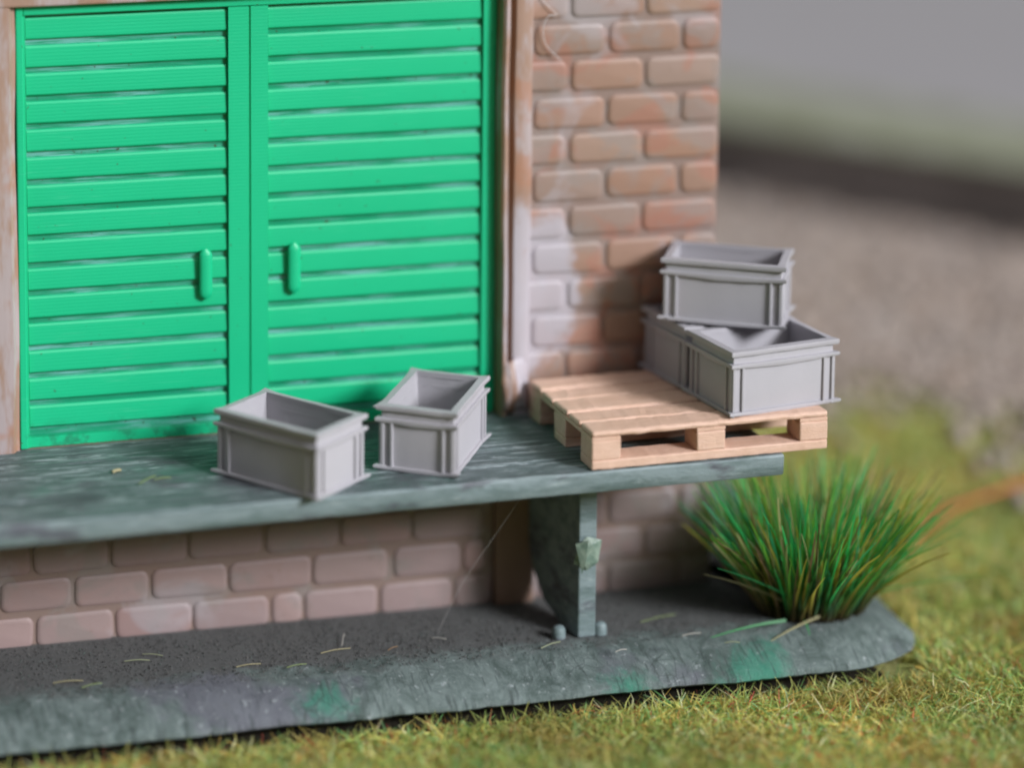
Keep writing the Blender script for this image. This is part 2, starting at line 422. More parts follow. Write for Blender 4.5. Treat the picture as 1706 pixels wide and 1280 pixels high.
def handle(leaf, x, z0, z1):
    bm = bmesh.new(); r = .032; rings = []
    n = 14
    for i in range(n + 1):
        t = i / n; z = z0 + (z1 - z0) * t
        d = min(z - z0, z1 - z); k = math.sqrt(max(0.02, 1 - max(0, 1 - d / r) ** 2))
        rings.append([(x + r * k * math.cos(a), YD - .030 + r * .45 * k * math.sin(a), z) for a in [2 * math.pi * q / 12 for q in range(12)]])
    loft(bm, rings, True, True, True)
    for zz in (z0 + .045, z1 - .045): box(bm, x - .016, x + .016, YD - .030, YD + .01, zz - .016, zz + .016)
    o = fin('handle', rel(bm), M['green'], leaf, smooth=50); return o
handle(lfL, dx(-.895), dz(.703), dz(.953)); handle(lfR, dx(-.459), dz(.703), dz(.955))

# ---------------------------------------------------------------- loading platform
dock = empty('loading_platform', (0, YM, 0))
tag(dock, 'grey green planked loading platform standing out under the green door', 'platform')
bm = bmesh.new()
DT = .102; XE = 1.722
nx = 260; rings = []
def dfront(x): return -.815 + .028 * (x + 2.0) / 3.7 * 2.4 + nz(x * 2, 0, 1) * .006
for i in range(nx + 1):
    x = -3.2 + (XE + 3.2) * i / nx
    fy = dfront(x); w = nz(x * 7, 3, 0) * .004
    top = [(x, YB + .018 if q == 0 else YB + .018 + (fy + .006 - YB - .018) * q / 60,
            (nz(x * 1.2, q * 2.3, 7) * .007 + nz(x * 5, q * 4.1, 2) * .003) if 0 < q else 0.0) for q in range(61)]
    rings.append(top + [(x, fy - .002, -.010), (x, fy + w * .5, -DT * .5), (x, fy + .004, -DT + .010 + w), (x, fy + .012, -DT + w * .6), (x, YB + .018, -DT)])
loft(bm, rings, True, True, True)
o = fin('deck', rel(bm), M['plank'], dock, smooth=35)
o.data.materials.append(M['paint'].m)
for p in o.data.polygons:
    if p.normal.y < -.6 or p.normal.x > .8: p.material_index = 1
# bracket: a tapering gusset with a broad front edge
def bracket(x0):
    bm = bmesh.new(); T = .098
    rings = []
    prof = [(-.388, ZB + .002), (-.215, ZB + .002), (-.19, ZB + .03), (-.06, -.90), (.03, -.79), (.078, -.66), (.078, -.103), (-.388, -.103)]
    n = 1
    cols = []
    for xx in (x0 + .004, x0 + T - .004): cols.append([(xx - .19 * (y + .388), y, z) for y, z in prof])
    loft(bm, cols, True, True, True)
    o = fin('bracket', rel(bm), M['paint'], dock, bevel=.007)
    for xx, yy in ((x0 - .085, -.36), (x0 + T + .028, -.36)):
        bm = bmesh.new(); rg = []
        for z, r in ((ZB + .002, .034), (ZB + .045, .033), (ZB + .058, .024), (ZB + .062, .004)):
            rg.append([(xx + r * math.cos(a), yy + r * math.sin(a), z) for a in [2 * math.pi * q / 12 for q in range(12)]])
        loft(bm, rg, True, True, True)
        fin('peg', rel(bm), M['paint'], o, smooth=50)
    return o
br = bracket(.838)
bracket(-3.0)
# flake of dried glue on the bracket's front edge
mf = Mat('dried_glue', (0.25, 0.33, 0.27), 0.45, 0.5)
mf.color(mf.mix(mf.ramp(mf.noise(18, 4), .4, .6), (0.13, 0.20, 0.16), (0.24, 0.31, 0.25))); mf.bump(mf.noise(30, 4), .5, .01)
bm = bmesh.new()
bmesh.ops.create_icosphere(bm, subdivisions=1, radius=1)
for v in bm.verts:
    q = v.co.copy(); k = 1 + .9 * nz(*(q * 1.9 + Vector((3, 1, 2)))) + .15 * nz(*(q * 6))
    v.co = Vector((.888 + q.x * .062 * k - .008, -.392 + q.y * .022 * k, -.545 + q.z * .095 * k))
fin('glue_flake', rel(bm), mf, br)
# a small second chip, curled off the edge
bm = bmesh.new()
vv = [bm.verts.new(p) for p in ((.815, -.41, -.49), (.87, -.435, -.47), (.86, -.43, -.58), (.845, -.42, -.64))]
bm.faces.new((vv[0], vv[1], vv[2])); bm.faces.new((vv[0], vv[2], vv[3]))
o = fin('glue_chip', rel(bm), mf, br); s_ = o.modifiers.new('s', 'SOLIDIFY'); s_.thickness = .01

# ---------------------------------------------------------------- base plate
m = Mat('base_plate_paint', (0.1, 0.1, 0.1), 0.75, 0.25)
ed = m.attr('edge').outputs['Fac']
asp = m.mix(m.noise(45, 5, 0.75), (0.082, 0.085, 0.084), (0.150, 0.152, 0.150))
asp = m.mix(m.ramp(m.noise(2.2, 4, 0.6), .35, .7), asp, m.mix(0.5, asp, (0.10, 0.105, 0.105)))
asp = m.mix(m.ramp(m.noise(60, 2, 0.5), .70, .74), asp, (0.20, 0.20, 0.18))
pv = m.mapping((3, 1, 1)); st = m.noise(6, 7, 0.8, m.mapping((1.15, 0.9, 0.9)), .6)
pt = m.mix(m.ramp(st, .33, .66), (0.072, 0.100, 0.092), (0.190, 0.236, 0.228))
pt = m.mix(m.math('MULTIPLY', m.ramp(m.noise(1.5, 4, .6, m.mapping((1, 1, 1), loc=(3, 1, 0))), .50, .62), .7), pt, (0.145, 0.14, 0.175))
pt = m.mix(m.math('MULTIPLY', m.ramp(m.noise(26, 4, .7), .60, .68), .6), pt, (0.42, 0.46, 0.47))
for px, py, rr, kx in ((1.62, -.80, .28, 1.0), (-.50, -.66, .16, .7), (.95, -.74, .14, .7), (1.72, -.64, .16, 1.0)):
    w = m.math('ADD', m.dist((px, py, ZB), rr, (kx, 1, .4)), m.math('MULTIPLY', m.math('SUBTRACT', m.noise(5, 6, .75, m.mapping((1.3, .7, 1), loc=(px, 0, 0)), .8), .5), 2.2))
    pt = m.mix(m.math('MULTIPLY', m.ramp(w, .10, .95), .7), pt, (0.04, 0.24, 0.16))
cuts = m.math('MULTIPLY', m.ramp(m.noise(13, 3, .6, m.mapping((4, .45, .45)), .3), .56, .63), m.ramp(m.math('ADD', ed, m.math('MULTIPLY', m.math('SUBTRACT', m.noise(5, 3), .5), .5)), .80, .95))
pt = m.mix(m.math('MULTIPLY', cuts, .5), pt, (0.035, 0.045, 0.045))
vc = m.voro(13, feat='DISTANCE_TO_EDGE', vec=m.mapping((1, 1, 1)))
pt = m.mix(m.math('MULTIPLY', m.ramp(vc, .045, .015), m.math('MULTIPLY', m.ramp(m.noise(1.8, 3), .5, .6), .55)), pt, (0.05, 0.06, 0.06))
f1 = m.ramp(m.math('ADD', ed, m.math('MULTIPLY', m.math('SUBTRACT', m.noise(9, 5, .7), .5), 1.7)), .12, .92)
m.color(m.mix(f1, asp, pt))
m.bump(m.noise(60, 5, .8), .45, .008); m.bump(st, .7, .018)
M['base'] = m
ZL = -1.105
pts = []          # outline, front left -> round right corner -> back
def fy(x): return -.735 - .01 * math.sin(x * 1.3) + nz(x * 1.4, 0, 4) * .018
N = 260
for i in range(N):
    x = -4.6 + (2.14 + 4.6) * i / (N - 1); pts.append((x, fy(x)))
cx, cy = 2.14, fy(2.14)
for a in range(6, 91, 6):
    t = rad(a); pts.append((cx + .44 * math.sin(t), cy + .30 * (1 - math.cos(t)) + .03 * math.sin(t)))
lx, ly = pts[-1]
for i in range(1, 30): pts.append((lx + .03 * math.sin(i * .5), ly + i * .14))
pts = [Vector(p) for p in pts]
rag = [Vector((nz(x * 6, y * 6, 1) * .012, nz(x * 5, y * 5, 8) * .016 + nz(x * 21, 3, 8) * .010)) for x, y in pts]
nor = []
for i in range(len(pts)):
    t = (pts[min(i + 1, len(pts) - 1)] - pts[max(0, i - 1)]).normalized(); nor.append(Vector((-t.y, t.x)))
rings = []
lev = [(0.03, ZL - .02), (0.0, ZL), (0.004, ZL + .020), (0.04, ZL + .045), (.09, ZL + .072), (.15, ZL + .095), (.21, ZL + .110), (.27, ZL + .121), (.34, ZL + .127), (.42, ZB), (.62, ZB), (2.0, ZB)]
bm = bmesh.new(); el_ = bm.verts.layers.float.new('edge')
grid = []
for j, (ins, z) in enumerate(lev):
    row = []
    for i, (p, n_) in enumerate(zip(pts, nor)):
        s_ = 1 + .16 * nz(p.x * .8, p.y * .8, 3)
        if j == len(lev) - 1: q = Vector((min(p.x, 1.6), max(p.y, .9)))
        else: q = p + n_ * ins * (s_ if ins < .3 else 1) + rag[i] * max(0, 1 - ins / .25)
        dzz = (nz(q.x * 9, q.y * 12, 0) * .008 + nz(q.x * 34, q.y * 30, 4) * .003) if 1 < j < 10 else 0
        v = bm.verts.new((q.x, q.y, z + dzz)); v[el_] = max(0, 1 - max(0, ins - .20) / .30) if j < 9 else 0
        row.append(v)
    grid.append(row)
for a, b in zip(grid, grid[1:]):
    for i in range(len(pts) - 1):
        bm.faces.new((a[i], a[i + 1], b[i + 1], b[i]))
base = fin('base_plate', bm, M['base'], None, smooth=50)
bm = bmesh.new(); box(bm, -4.6, 1.598, .902, 3.4, ZL, ZB - .002)
fin('rear_slab', bm, M['base'], base)
tag(base, 'dark grey base plate with brushed blue green edge that carries the warehouse', 'base plate')

# ---------------------------------------------------------------- pallet
PH = .186
pal = empty('pallet', (.7585, -.7522, .001), .0282)
tag(pal, 'tan wooden pallet carrying the three stacked grey crates at the platform end', 'pallet')
def roughbox(x0, x1, y0, y1, z0, z1, step=.03, amp=.0016, seed=0):
    b = bmesh.new(); box(b, x0, x1, y0, y1, z0, z1)
    ed = [e for e in b.edges if abs(e.verts[0].co.x - e.verts[1].co.x) > step * 1.5]
    if ed: bmesh.ops.subdivide_edges(b, edges=ed, cuts=max(1, int((x1 - x0) / step)))
    for v in b.verts:
        v.co += Vector((nz(*(v.co * 20 + Vector((seed, 0, 0)))), nz(*(v.co * 17 + Vector((0, seed, 0)))), nz(*(v.co * 19 + Vector((0, 0, seed)))))) * amp * 2
    return b
bw = [(.0, .142), (.166, .266), (.292, .428), (.454, .572), (.598, .690), (.712, .80)]
bw = [(.0, .146), (.163, .298), (.315, .482), (.499, .634), (.651, .80)]
for k, (a, b_) in enumerate(bw):
    fin('deck_board', roughbox(0, 1.2, a, b_, PH - .030, PH - (.004 if k % 2 else 0), seed=k * 3, amp=.0025), M['pallet'], pal, bevel=.013)
for k, xx in enumerate((0, .5275, 1.055)):
    fin('cross_board', roughbox(xx + .001, xx + .144, .003, .797, PH - .048, PH - .0302, .3, seed=k * 5), M['pallet'], pal, bevel=.003)
    for q, yy in enumerate((0.0, .3275, .655)):
        fin('block', roughbox(xx + .0005, xx + .1445, yy + .001, yy + .144, .0462, PH - .0482, .05, seed=k + q * 7), M['pallet'], pal, bevel=.007)
for q, yy in enumerate((0.0, .3275, .655)):
    fin('bottom_board', roughbox(0, 1.2, yy, yy + .145, 0, .046, seed=q * 11), M['pallet'], pal, bevel=.008)

# ---------------------------------------------------------------- crates
CL, CW, CH = .555, .350, .309      # body; the flanges reach further
def rrect(L, Wd, z, flare=0.0, seed=0, n=9, wob=.0015, sag=0.0):
    """ring of a rectangle with slightly pulled-out corners, as the printed crates have"""
    c = [(-L / 2, -Wd / 2), (L / 2, -Wd / 2), (L / 2, Wd / 2), (-L / 2, Wd / 2)]; out = []
    for i in range(4):
        a, b = c[i], c[(i + 1) % 4]
        for q in range(n):
            t = q / n
            k = max(0, 1 - min(t, 1 - t) * n * .9)
            x, y = a[0] + (b[0] - a[0]) * t, a[1] + (b[1] - a[1]) * t
            fx = math.copysign(flare * k, x) if abs(x) > L * .3 else 0
            fy_ = math.copysign(flare * k, y) if abs(y) > Wd * .3 else 0
            zz = z + flare * k * .5 - sag * math.sin(math.pi * t) ** 2
            out.append((x + fx + nz(x * 25, y * 25, seed + z * 40) * wob * 2, y + fy_ + nz(x * 23, y * 27, seed + 9 + z * 40) * wob * 2, zz + nz(x * 14, y * 14, seed + 4) * wob))
    return out
def make_crate(seed, sag=.010, skirt=.004):
    root = empty('crate', (0, 0, 0))
    bm = bmesh.new()
    outer = [rrect(CL - .012, CW - .012, .010, 0, seed), rrect(CL - .004, CW - .004, .012, 0, seed), rrect(CL, CW, CH - .02, 0, seed), rrect(CL - .01, CW - .01, CH - .006, 0, seed)]
    inner = [rrect(CL - .040, CW - .040, CH - .006, 0, seed), rrect(CL - .052, CW - .052, .030, 0, seed), rrect(CL - .060, CW - .060, .024, 0, seed)]
    loft(bm, outer + inner, True, True, True)
    # ribs at each end of each side
    z0, z1 = .010, .236
    for s in (-1, 1):
        for e in (-1, 1):
            for d, w in ((.000, .018), (.050, .015)):
                xa_ = e * (CL / 2 - d + .006); xb_ = e * (CL / 2 - d - w + .006)
                box(bm, min(xa_, xb_), max(xa_, xb_), *(sorted((s * (CW / 2 - .006), s * (CW / 2 + .010)))), z0, z1)
            for d, w in ((.004, .018), (.050, .015)):
                ya = e * (CW / 2 - d + .006); yb = e * (CW / 2 - d - w + .006)
                box(bm, *(sorted((s * (CL / 2 - .006), s * (CL / 2 + .010)))), min(ya, yb), max(ya, yb), z0, z1)
    fin('body', bm, M['crate'], root, smooth=30, bevel=.004)
    def flange(name, z, t, reach, flare, sag_=0.0, inner_=-.022):
        b = bmesh.new()
        A = lambda r, zz, s_=0.0, fl=flare: rrect(CL + r * 2, CW + r * 2, zz, fl, seed, sag=s_)
        loft(b, [A(inner_, z, 0, 0), A(reach - .004, z - t * .1, sag_), A(reach, z + t * .4, sag_ * .6), A(reach - .003, z + t * .9, 0), A(inner_, z + t, 0, 0), A(inner_, z, 0, 0)], True)
        fin(name, b, M['crate'], root, smooth=50)
    flange('rim', CH - .024, .024, .014, .008)
    flange('middle_flange', .229, .018, .014, .010, sag)
    flange('base_flange', .001, .016, .013, .018, skirt, -.03)
    for q in range(3):                       # stray threads of plastic left by the printer
        rb = random.Random(seed * 7 + q); sx_, sy_ = ((-1, -1), (1, -1), (-1, 1))[q]
        p = Vector((sx_ * (CL / 2 + .012), sy_ * (CW / 2 + .010), .006 if q < 2 else CH - .01))
        b = bmesh.new(); e = Vector((rb.uniform(-.02, .05) * -sx_, sy_ * rb.uniform(.01, .03), rb.uniform(-.001, .008)))
        tube(b, [p, p + e * .5 + Vector((0, 0, .004)), p + e], .006, 5, [1.2, .8, .35])
        fin('burr', b, M['crate'], root, smooth=60)
    return root
CG = 'grey stacking crates on the loading platform'
def place(o, loc_fl, phi, label, sc=(1, 1, 1), tilt=(0, 0), swap=False):
    """loc_fl is the front left foot; the mesh is centred on the crate"""
    hx, hy = .295 * sc[0], .19 * sc[1]
    if swap: hx, hy = hy, hx
    c, s = math.cos(phi), math.sin(phi)
    o.location = (loc_fl[0] + c * hx - s * hy, loc_fl[1] + s * hx + c * hy, loc_fl[2])
    o.rotation_euler = (tilt[0], tilt[1], phi + (math.pi / 2 if swap else 0)); o.scale = sc
    tag(o, label, 'crate', CG); return o
crates = [make_crate(s) for s in (1, 17, 33, 51, 70)]
place(crates[0], (-.9572, -.3941, .006), -.9028, 'leftmost of the two empty grey crates on the bare platform before the door')
place(crates[1], (-.2109, -.5111, .006), -.5815, 'empty grey crate on the bare platform next to the pallet, narrow end to the front', swap=True)
place(crates[2], (1.3225, -.1895, PH + .004 + CH + .016), -.5352, 'topmost grey crate, sitting across the rims of the two crates on the pallet', tilt=(-.02, .0))
place(crates[3], (1.4623, -.7181, PH + .004), .1546, 'grey crate at the front right corner of the pallet, half covered', sc=(1, 1.03, 1.02))
place(crates[4], (1.4023, -.300, PH + .004), .1546, 'grey crate at the back of the pallet against the brick wall, mostly hidden', sc=(1, 1.03, 1.02))

# ---------------------------------------------------------------- ground, lawn fibres
ZG = -OZ
m = Mat('lawn_ground', (0.1, 0.1, 0.03), 0.9, 0.1)
c = m.mix(m.ramp(m.noise(2.5, 5, .7), .35, .65), (0.26, 0.28, 0.10), (0.36, 0.34, 0.14))
c = m.mix(m.ramp(m.noise(9, 4, .7), .5, .7), c, (0.15, 0.18, 0.045)); m.color(c); m.bump(m.noise(20, 5, .7), .8, .03)
bm = bmesh.new(); box(bm, -60, 90, -30, 110, ZG - .3, ZG)
gr = fin('ground', bm, m); tag(gr, 'mossy green ground under the model lawn', kind='structure')

ms_ = Mat('lip_shade_dark', (0.03, 0.026, 0.018), .95, .1); ms_.bump(ms_.noise(30, 4), .6, .02)
bm = bmesh.new(); box(bm, -4.6, 2.32, -.835, .6, ZG - .1, ZG + .005)  # added near-black strip, paints the shade below the base plate's lip
so = fin('lip_shade_strip', bm, ms_); tag(so, 'added dark strip painting the shade under the lip of the base plate', kind='structure')

def blades(name, pos, dirs, length, width, bend, cols, mat, segs=2, parent=None, seed=1, tipw=.25, basecols=None):
    """thousands of thin curved blades in one mesh (two-vertex cross section, folded)"""
    R = np.random.RandomState(seed); n = len(pos)
    side = np.cross(dirs, R.normal(size=(n, 3))); side /= np.linalg.norm(side, axis=1)[:, None]
    V = []; 
    for k in range(segs + 1):
        t = k / segs
        ctr = pos + dirs * (length * t)[:, None] + bend * (t * t * length)[:, None]
        w = width * (1 - (1 - tipw) * t)
        V.append(ctr - side * w[:, None] / 2); V.append(ctr + side * w[:, None] / 2)
    V = np.stack(V, 1).reshape(-1, 3)
    base_ = (np.arange(n) * (2 * (segs + 1)))[:, None, None]
    q = np.array([[2 * k, 2 * k + 1, 2 * k + 3, 2 * k + 2] for k in range(segs)])[None]
    F = (base_ + q).reshape(-1, 4)
    me = bpy.data.meshes.new(name)
    me.vertices.add(len(V)); me.vertices.foreach_set('co', V.astype(np.float32).ravel())
    me.loops.add(F.size); me.loops.foreach_set('vertex_index', F.ravel().astype(np.int32))
    me.polygons.add(len(F)); me.polygons.foreach_set('loop_start', (np.arange(len(F)) * 4).astype(np.int32))
    try: me.polygons.foreach_set('loop_total', np.full(len(F), 4, np.int32))
    except Exception: pass
    me.update(calc_edges=True)
    a = me.attributes.new('col', 'FLOAT_COLOR', 'POINT')
    cc = np.ones((n, 2 * (segs + 1), 4), np.float32)
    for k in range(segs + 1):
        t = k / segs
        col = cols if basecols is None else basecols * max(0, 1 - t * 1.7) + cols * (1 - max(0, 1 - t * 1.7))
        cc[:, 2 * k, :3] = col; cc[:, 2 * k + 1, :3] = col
    a.data.foreach_set('color', cc.ravel())
    return link(name, me, mat, parent)
def fibre_mat(name, trans=.35, rough=.5):
    m = Mat(name, (0.1, 0.2, 0.05), rough, 0.35); at = m.attr('col'); m.color(at.outputs['Color'])
    tr = m.n('ShaderNodeBsdfTranslucent'); m.l(at.outputs['Color'], tr.inputs[0])
    mx = m.n('ShaderNodeMixShader'); mx.inputs[0].default_value = trans
    out = m.nt.nodes['Material Output']; m.l(m.b.outputs[0], mx.inputs[1]); m.l(tr.outputs[0], mx.inputs[2]); m.l(mx.outputs[0], out.inputs[0])
    return m
fm = fibre_mat('lawn_fibres')
R = np.random.RandomState(3)
def pick(R, n, pal_, w, jit=.2):
    pal_ = np.array(pal_); w = np.array(w, float); w /= w.sum()
    return pal_[R.choice(len(pal_), n, p=w)] * R.uniform(1 - jit, 1 + jit, (n, 1))
def sample(n, poly):
    out = np.empty((0, 2)); poly = np.array(poly, float); lo, hi = poly.min(0), poly.max(0)
    while len(out) < n:
        p = R.uniform(lo, hi, (n, 2)); ins = np.zeros(n, bool); j = len(poly) - 1
        for i in range(len(poly)):
            xi, yi = poly[i]; xj, yj = poly[j]
            ins ^= ((yi > p[:, 1]) != (yj > p[:, 1])) & (p[:, 0] < (xj - xi) * (p[:, 1] - yi) / (yj - yi + 1e-12) + xi); j = i
        out = np.vstack([out, p[ins]])
    return out[:n]
LP = [(0.46, 0.46, 0.13), (0.58, 0.52, 0.17), (0.32, 0.43, 0.12), (0.16, 0.38, 0.13), (0.62, 0.40, 0.10), (0.46, 0.06, 0.05), (0.68, 0.66, 0.40), (0.24, 0.42, 0.22), (0.34, 0.24, 0.09)]
LW = [5, 4, 4, 2, 1.5, 1.2, 1.6, 1.2, 1.2]
def lawn(n, poly, L0, L1, w, seed, lean=1.0):
    p = sample(n, poly)
    # sparse strip right under the lip of the base plate
    keep = ~((p[:, 0] < 2.2) & (p[:, 1] > -.762) & (R.rand(n) < .92))
    p = p[keep]; n = len(p)
    pos = np.column_stack([p, np.full(n, ZG) + R.uniform(-.01, .02, n)])
    d = np.column_stack([R.normal(0, lean, n), R.normal(0, lean, n), R.uniform(.35, 1.3, n)]); d /= np.linalg.norm(d, axis=1)[:, None]
    ln = R.uniform(L0, L1, n)
    patch = np.array([nz(a * 1.1, b * 1.1, 3) for a, b in p]); ptc2 = np.array([nz(a * 2.7, b * 2.7, 9) for a, b in p])
    cols = pick(R, n, LP, LW, .28) * 1.5
    g = np.clip(.5 + patch * 1.6, 0, 1)[:, None]
    cols = cols * (1 - .45 * g) + .45 * g * np.array([0.24, 0.38, 0.11])
    o_ = np.clip(ptc2 * 2.2 - .25, 0, 1)[:, None]
    cols = cols * (1 - .45 * o_) + .45 * o_ * np.array([0.52, 0.30, 0.09])
    bend = np.column_stack([R.normal(0, .35, n), R.normal(0, .35, n), R.uniform(-.7, .1, n)])
    return pos, d, ln, np.full(n, w) * R.uniform(.6, 1.3, n), bend, cols
A = lawn(170000, [(-3.2, -.72), (2.5, -.74), (2.75, -.2), (3.8, -.2), (3.8, -2.9), (-3.2, -2.9)], .05, .12, .0085, 1)
C_ = lawn(26000, [(3.2, 2.6), (7.2, 1.6), (7.6, 4.2), (5.2, 6.2), (2.2, 7.2), (1.9, 3.4)], .06, .13, .014, 2)
B = lawn(80000, [(2.45, -.5), (3.2, -1.5), (3.9, -1.2), (6.4, 3.0), (6.0, 3.9), (2.0, 3.9), (1.9, 1.2)], .06, .13, .013, 2)
gs = [np.concatenate([a, b]) for a, b in zip(A, [np.concatenate([u, v]) for u, v in zip(B, C_)])]
lawn_o = blades('lawn_grass', *gs[:5], gs[5], fm, segs=2, seed=5)
tag(lawn_o, 'short yellow green lawn fibres with orange and red flecks', 'grass', kind='stuff')

# ---------------------------------------------------------------- grass tuft
tm = fibre_mat('tuft_fibres', .4, .4)
R = np.random.RandomState(11)
n = 1500
TC = np.array([2.10, -.28, ZB])
a = R.uniform(0, 2 * np.pi, n); rr = np.sqrt(R.uniform(0, 1, n))
off = np.column_stack([np.cos(a) * rr * .27, np.sin(a) * rr * .20])
pos = np.column_stack([off[:, 0], off[:, 1], np.full(n, -.004)])
pos[:, 2] -= np.clip((np.abs(off[:, 0]) - .30), 0, 1)
spread = rr * .44 + R.uniform(0, .20, n)
d = np.column_stack([np.cos(a) * spread * .85 + R.normal(0, .12, n), np.sin(a) * spread * .9 + R.normal(0, .10, n), np.full(n, 1.0)])
d /= np.linalg.norm(d, axis=1)[:, None]
ln = R.uniform(.40, .86, n) * (1 - .10 * rr)
bend = np.column_stack([d[:, 0] * R.uniform(0, .35, n) + R.normal(0, .05, n), d[:, 1] * R.uniform(0, .3, n) + R.normal(0, .05, n), -R.uniform(0, .18, n)])
TP = [(0.05, 0.56, 0.15), (0.20, 0.52, 0.07), (0.08, 0.36, 0.07), (0.52, 0.46, 0.08), (0.52, 0.48, 0.24), (0.05, 0.42, 0.19), (0.20, 0.13, 0.07)]
cols = pick(R, n, TP, [2.6, 2.8, 2.5, 2.6, 1.3, 1.5, 1.8], .25)
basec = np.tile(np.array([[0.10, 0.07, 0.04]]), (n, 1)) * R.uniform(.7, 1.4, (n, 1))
# a few stray blades lying out of the clump
ex = [((-.22, -.20, .03), (-.42, -.02, .004), (0.045, 0.36, 0.10)), ((-.02, -.20, .04), (-.36, -.10, -.035), (0.40, 0.36, 0.17)), ((.20, -.08, .05), (.78, .05, .13), (0.09, 0.33, 0.07)),
      ((-.10, -.18, .08), (-.52, -.10, .36), (0.05, 0.38, 0.14)), ((-.16, -.16, .08), (-.50, -.05, .30), (0.36, 0.32, 0.18)), ((.10, -.12, .1), (.62, -.08, .38), (0.08, 0.33, 0.09)), ((-.12, -.2, .02), (-.02, -.10, -.02), (0.05, 0.36, 0.10)), ((.22, -.06, .04), (.5, .2, .16), (0.2, 0.13, 0.06)),
      ((-.02, -.18, .05), (.03, -.02, .42), (0.045, 0.40, 0.12)), ((.06, -.18, .02), (-.10, -.02, .40), (0.05, 0.40, 0.13))]
ep = np.array([e[0] for e in ex]); ev = np.array([e[1] for e in ex]); el2 = np.linalg.norm(ev, axis=1)
pos = np.vstack([pos, ep]); d = np.vstack([d, ev / el2[:, None]]); ln = np.concatenate([ln, el2])
bend = np.vstack([bend, np.column_stack([np.zeros(len(ex)), np.zeros(len(ex)), np.full(len(ex), -.12)])])
cols = np.vstack([cols, np.array([e[2] for e in ex])]); basec = np.vstack([basec, cols[-len(ex):] * .8])
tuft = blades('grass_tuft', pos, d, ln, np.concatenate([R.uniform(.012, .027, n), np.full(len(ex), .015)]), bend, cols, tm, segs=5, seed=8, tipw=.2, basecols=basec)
tuft.location = TC
tag(tuft, 'tall spiky green grass tuft at the right end of the base plate', 'grass tuft')

# ---------------------------------------------------------------- background: gravel bed, raised platform, rusty rod
gm = fibre_mat('gravel_stones', 0.0, .8)
R = np.random.RandomState(21); n = 20000
a0, a1 = np.array([2.6, 13.5]), np.array([13.0, -1.0])
bm = bmesh.new(); bmesh.ops.create_icosphere(bm, subdivisions=1, radius=1)
sv = np.array([v.co[:] for v in bm.verts]); sf = np.array([[v.index for v in f.verts] for f in bm.faces]); bm.free()
line = (np.array([6.895, 6.062]) - np.array([5.319, 8.118])); line /= np.linalg.norm(line); perp = np.array([-line[1], line[0]])   # away from the camera
if perp[1] < 0: perp = -perp
O = np.array([5.319, 8.118])
t = R.uniform(-5.5, 7.5, n); w = -R.uniform(0, 1, n) ** .9 * 3.6; w = np.where(R.rand(n) < .12, -3.3 - np.abs(R.normal(0, .6, n)), w)
p2 = O + t[:, None] * line + w[:, None] * perp
sz = R.uniform(.03, .065, n)
rot = R.normal(size=(n, 3, 3)); qs = np.linalg.qr(rot)[0]
sc3 = R.uniform(.6, 1.3, (n, 1, 3))
V = np.einsum('nij,nkj->nki', qs, sv[None] * sc3 * (1 + R.uniform(-.18, .18, (n, len(sv), 1)))) * sz[:, None, None]
V[:, :, :2] += p2[:, None]; V[:, :, 2] += (ZG + sz * .35 + .05 * np.clip(-w - 0, 0, .6))[:, None] + R.uniform(0, .04, (n, 1))
F = (sf[None] + (np.arange(n) * len(sv))[:, None, None]).reshape(-1, 3)
me = bpy.data.meshes.new('gravel'); me.vertices.add(n * len(sv)); me.vertices.foreach_set('co', V.astype(np.float32).ravel())
me.loops.add(F.size); me.loops.foreach_set('vertex_index', F.ravel().astype(np.int32)); me.polygons.add(len(F)); me.polygons.foreach_set('loop_start', (np.arange(len(F)) * 3).astype(np.int32))
me.update(calc_edges=True)
at = me.attributes.new('col', 'FLOAT_COLOR', 'POINT'); cc = np.ones((n, len(sv), 4), np.float32)
cc[:, :, :3] = pick(R, n, [(0.38, 0.315, 0.275), (0.35, 0.285, 0.245), (0.41, 0.345, 0.305), (0.32, 0.26, 0.22), (0.36, 0.27, 0.21), (0.40, 0.36, 0.34)], [3, 3, 2, 2, 1, 1], .25)[:, None]
at.data.foreach_set('color', cc.ravel())
gv = link('gravel', me, gm); tag(gv, 'out of focus bed of brown and grey gravel behind the lawn', 'gravel', kind='stuff')
m = Mat('gravel_soil', (0.2, 0.17, 0.15), .9, .1); m.color(m.mix(m.noise(6, 5, .7), (0.27, 0.22, 0.18), (0.36, 0.30, 0.26)))
bm = bmesh.new()
def strip(bm, t0, t1, w0, w1, z0, z1):
    c4 = [O + a_ * line + b_ * perp for a_, b_ in ((t0, w0), (t1, w0), (t1, w1), (t0, w1))]
    lo = [bm.verts.new((*q, z0)) for q in c4]; hi = [bm.verts.new((*q, z1)) for q in c4]
    bm.faces.new(lo[::-1]); bm.faces.new(hi)
    for i in range(4): bm.faces.new((lo[i], lo[(i + 1) % 4], hi[(i + 1) % 4], hi[i]))
strip(bm, -40, 60, -3.75, 0.1, ZG - .1, ZG + .012)
gb = fin('gravel_bed', bm, m); tag(gb, 'brown earth under the gravel', kind='structure')
plat = empty('station_platform', (O[0], O[1], ZG))
tag(plat, 'blurred grey platform with a mossy edge and dark side, far behind the gravel', 'platform')
def prel(bm): bmesh.ops.translate(bm, vec=(-O[0], -O[1], -ZG), verts=bm.verts); return bm
HP = .62
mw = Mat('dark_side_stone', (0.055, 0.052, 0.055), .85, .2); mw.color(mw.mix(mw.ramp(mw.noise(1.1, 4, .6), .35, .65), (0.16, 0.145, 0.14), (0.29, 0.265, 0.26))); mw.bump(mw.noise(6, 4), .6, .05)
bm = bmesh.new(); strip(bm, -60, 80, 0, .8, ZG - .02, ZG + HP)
fin('side_wall', prel(bm), mw, plat, bevel=.03)
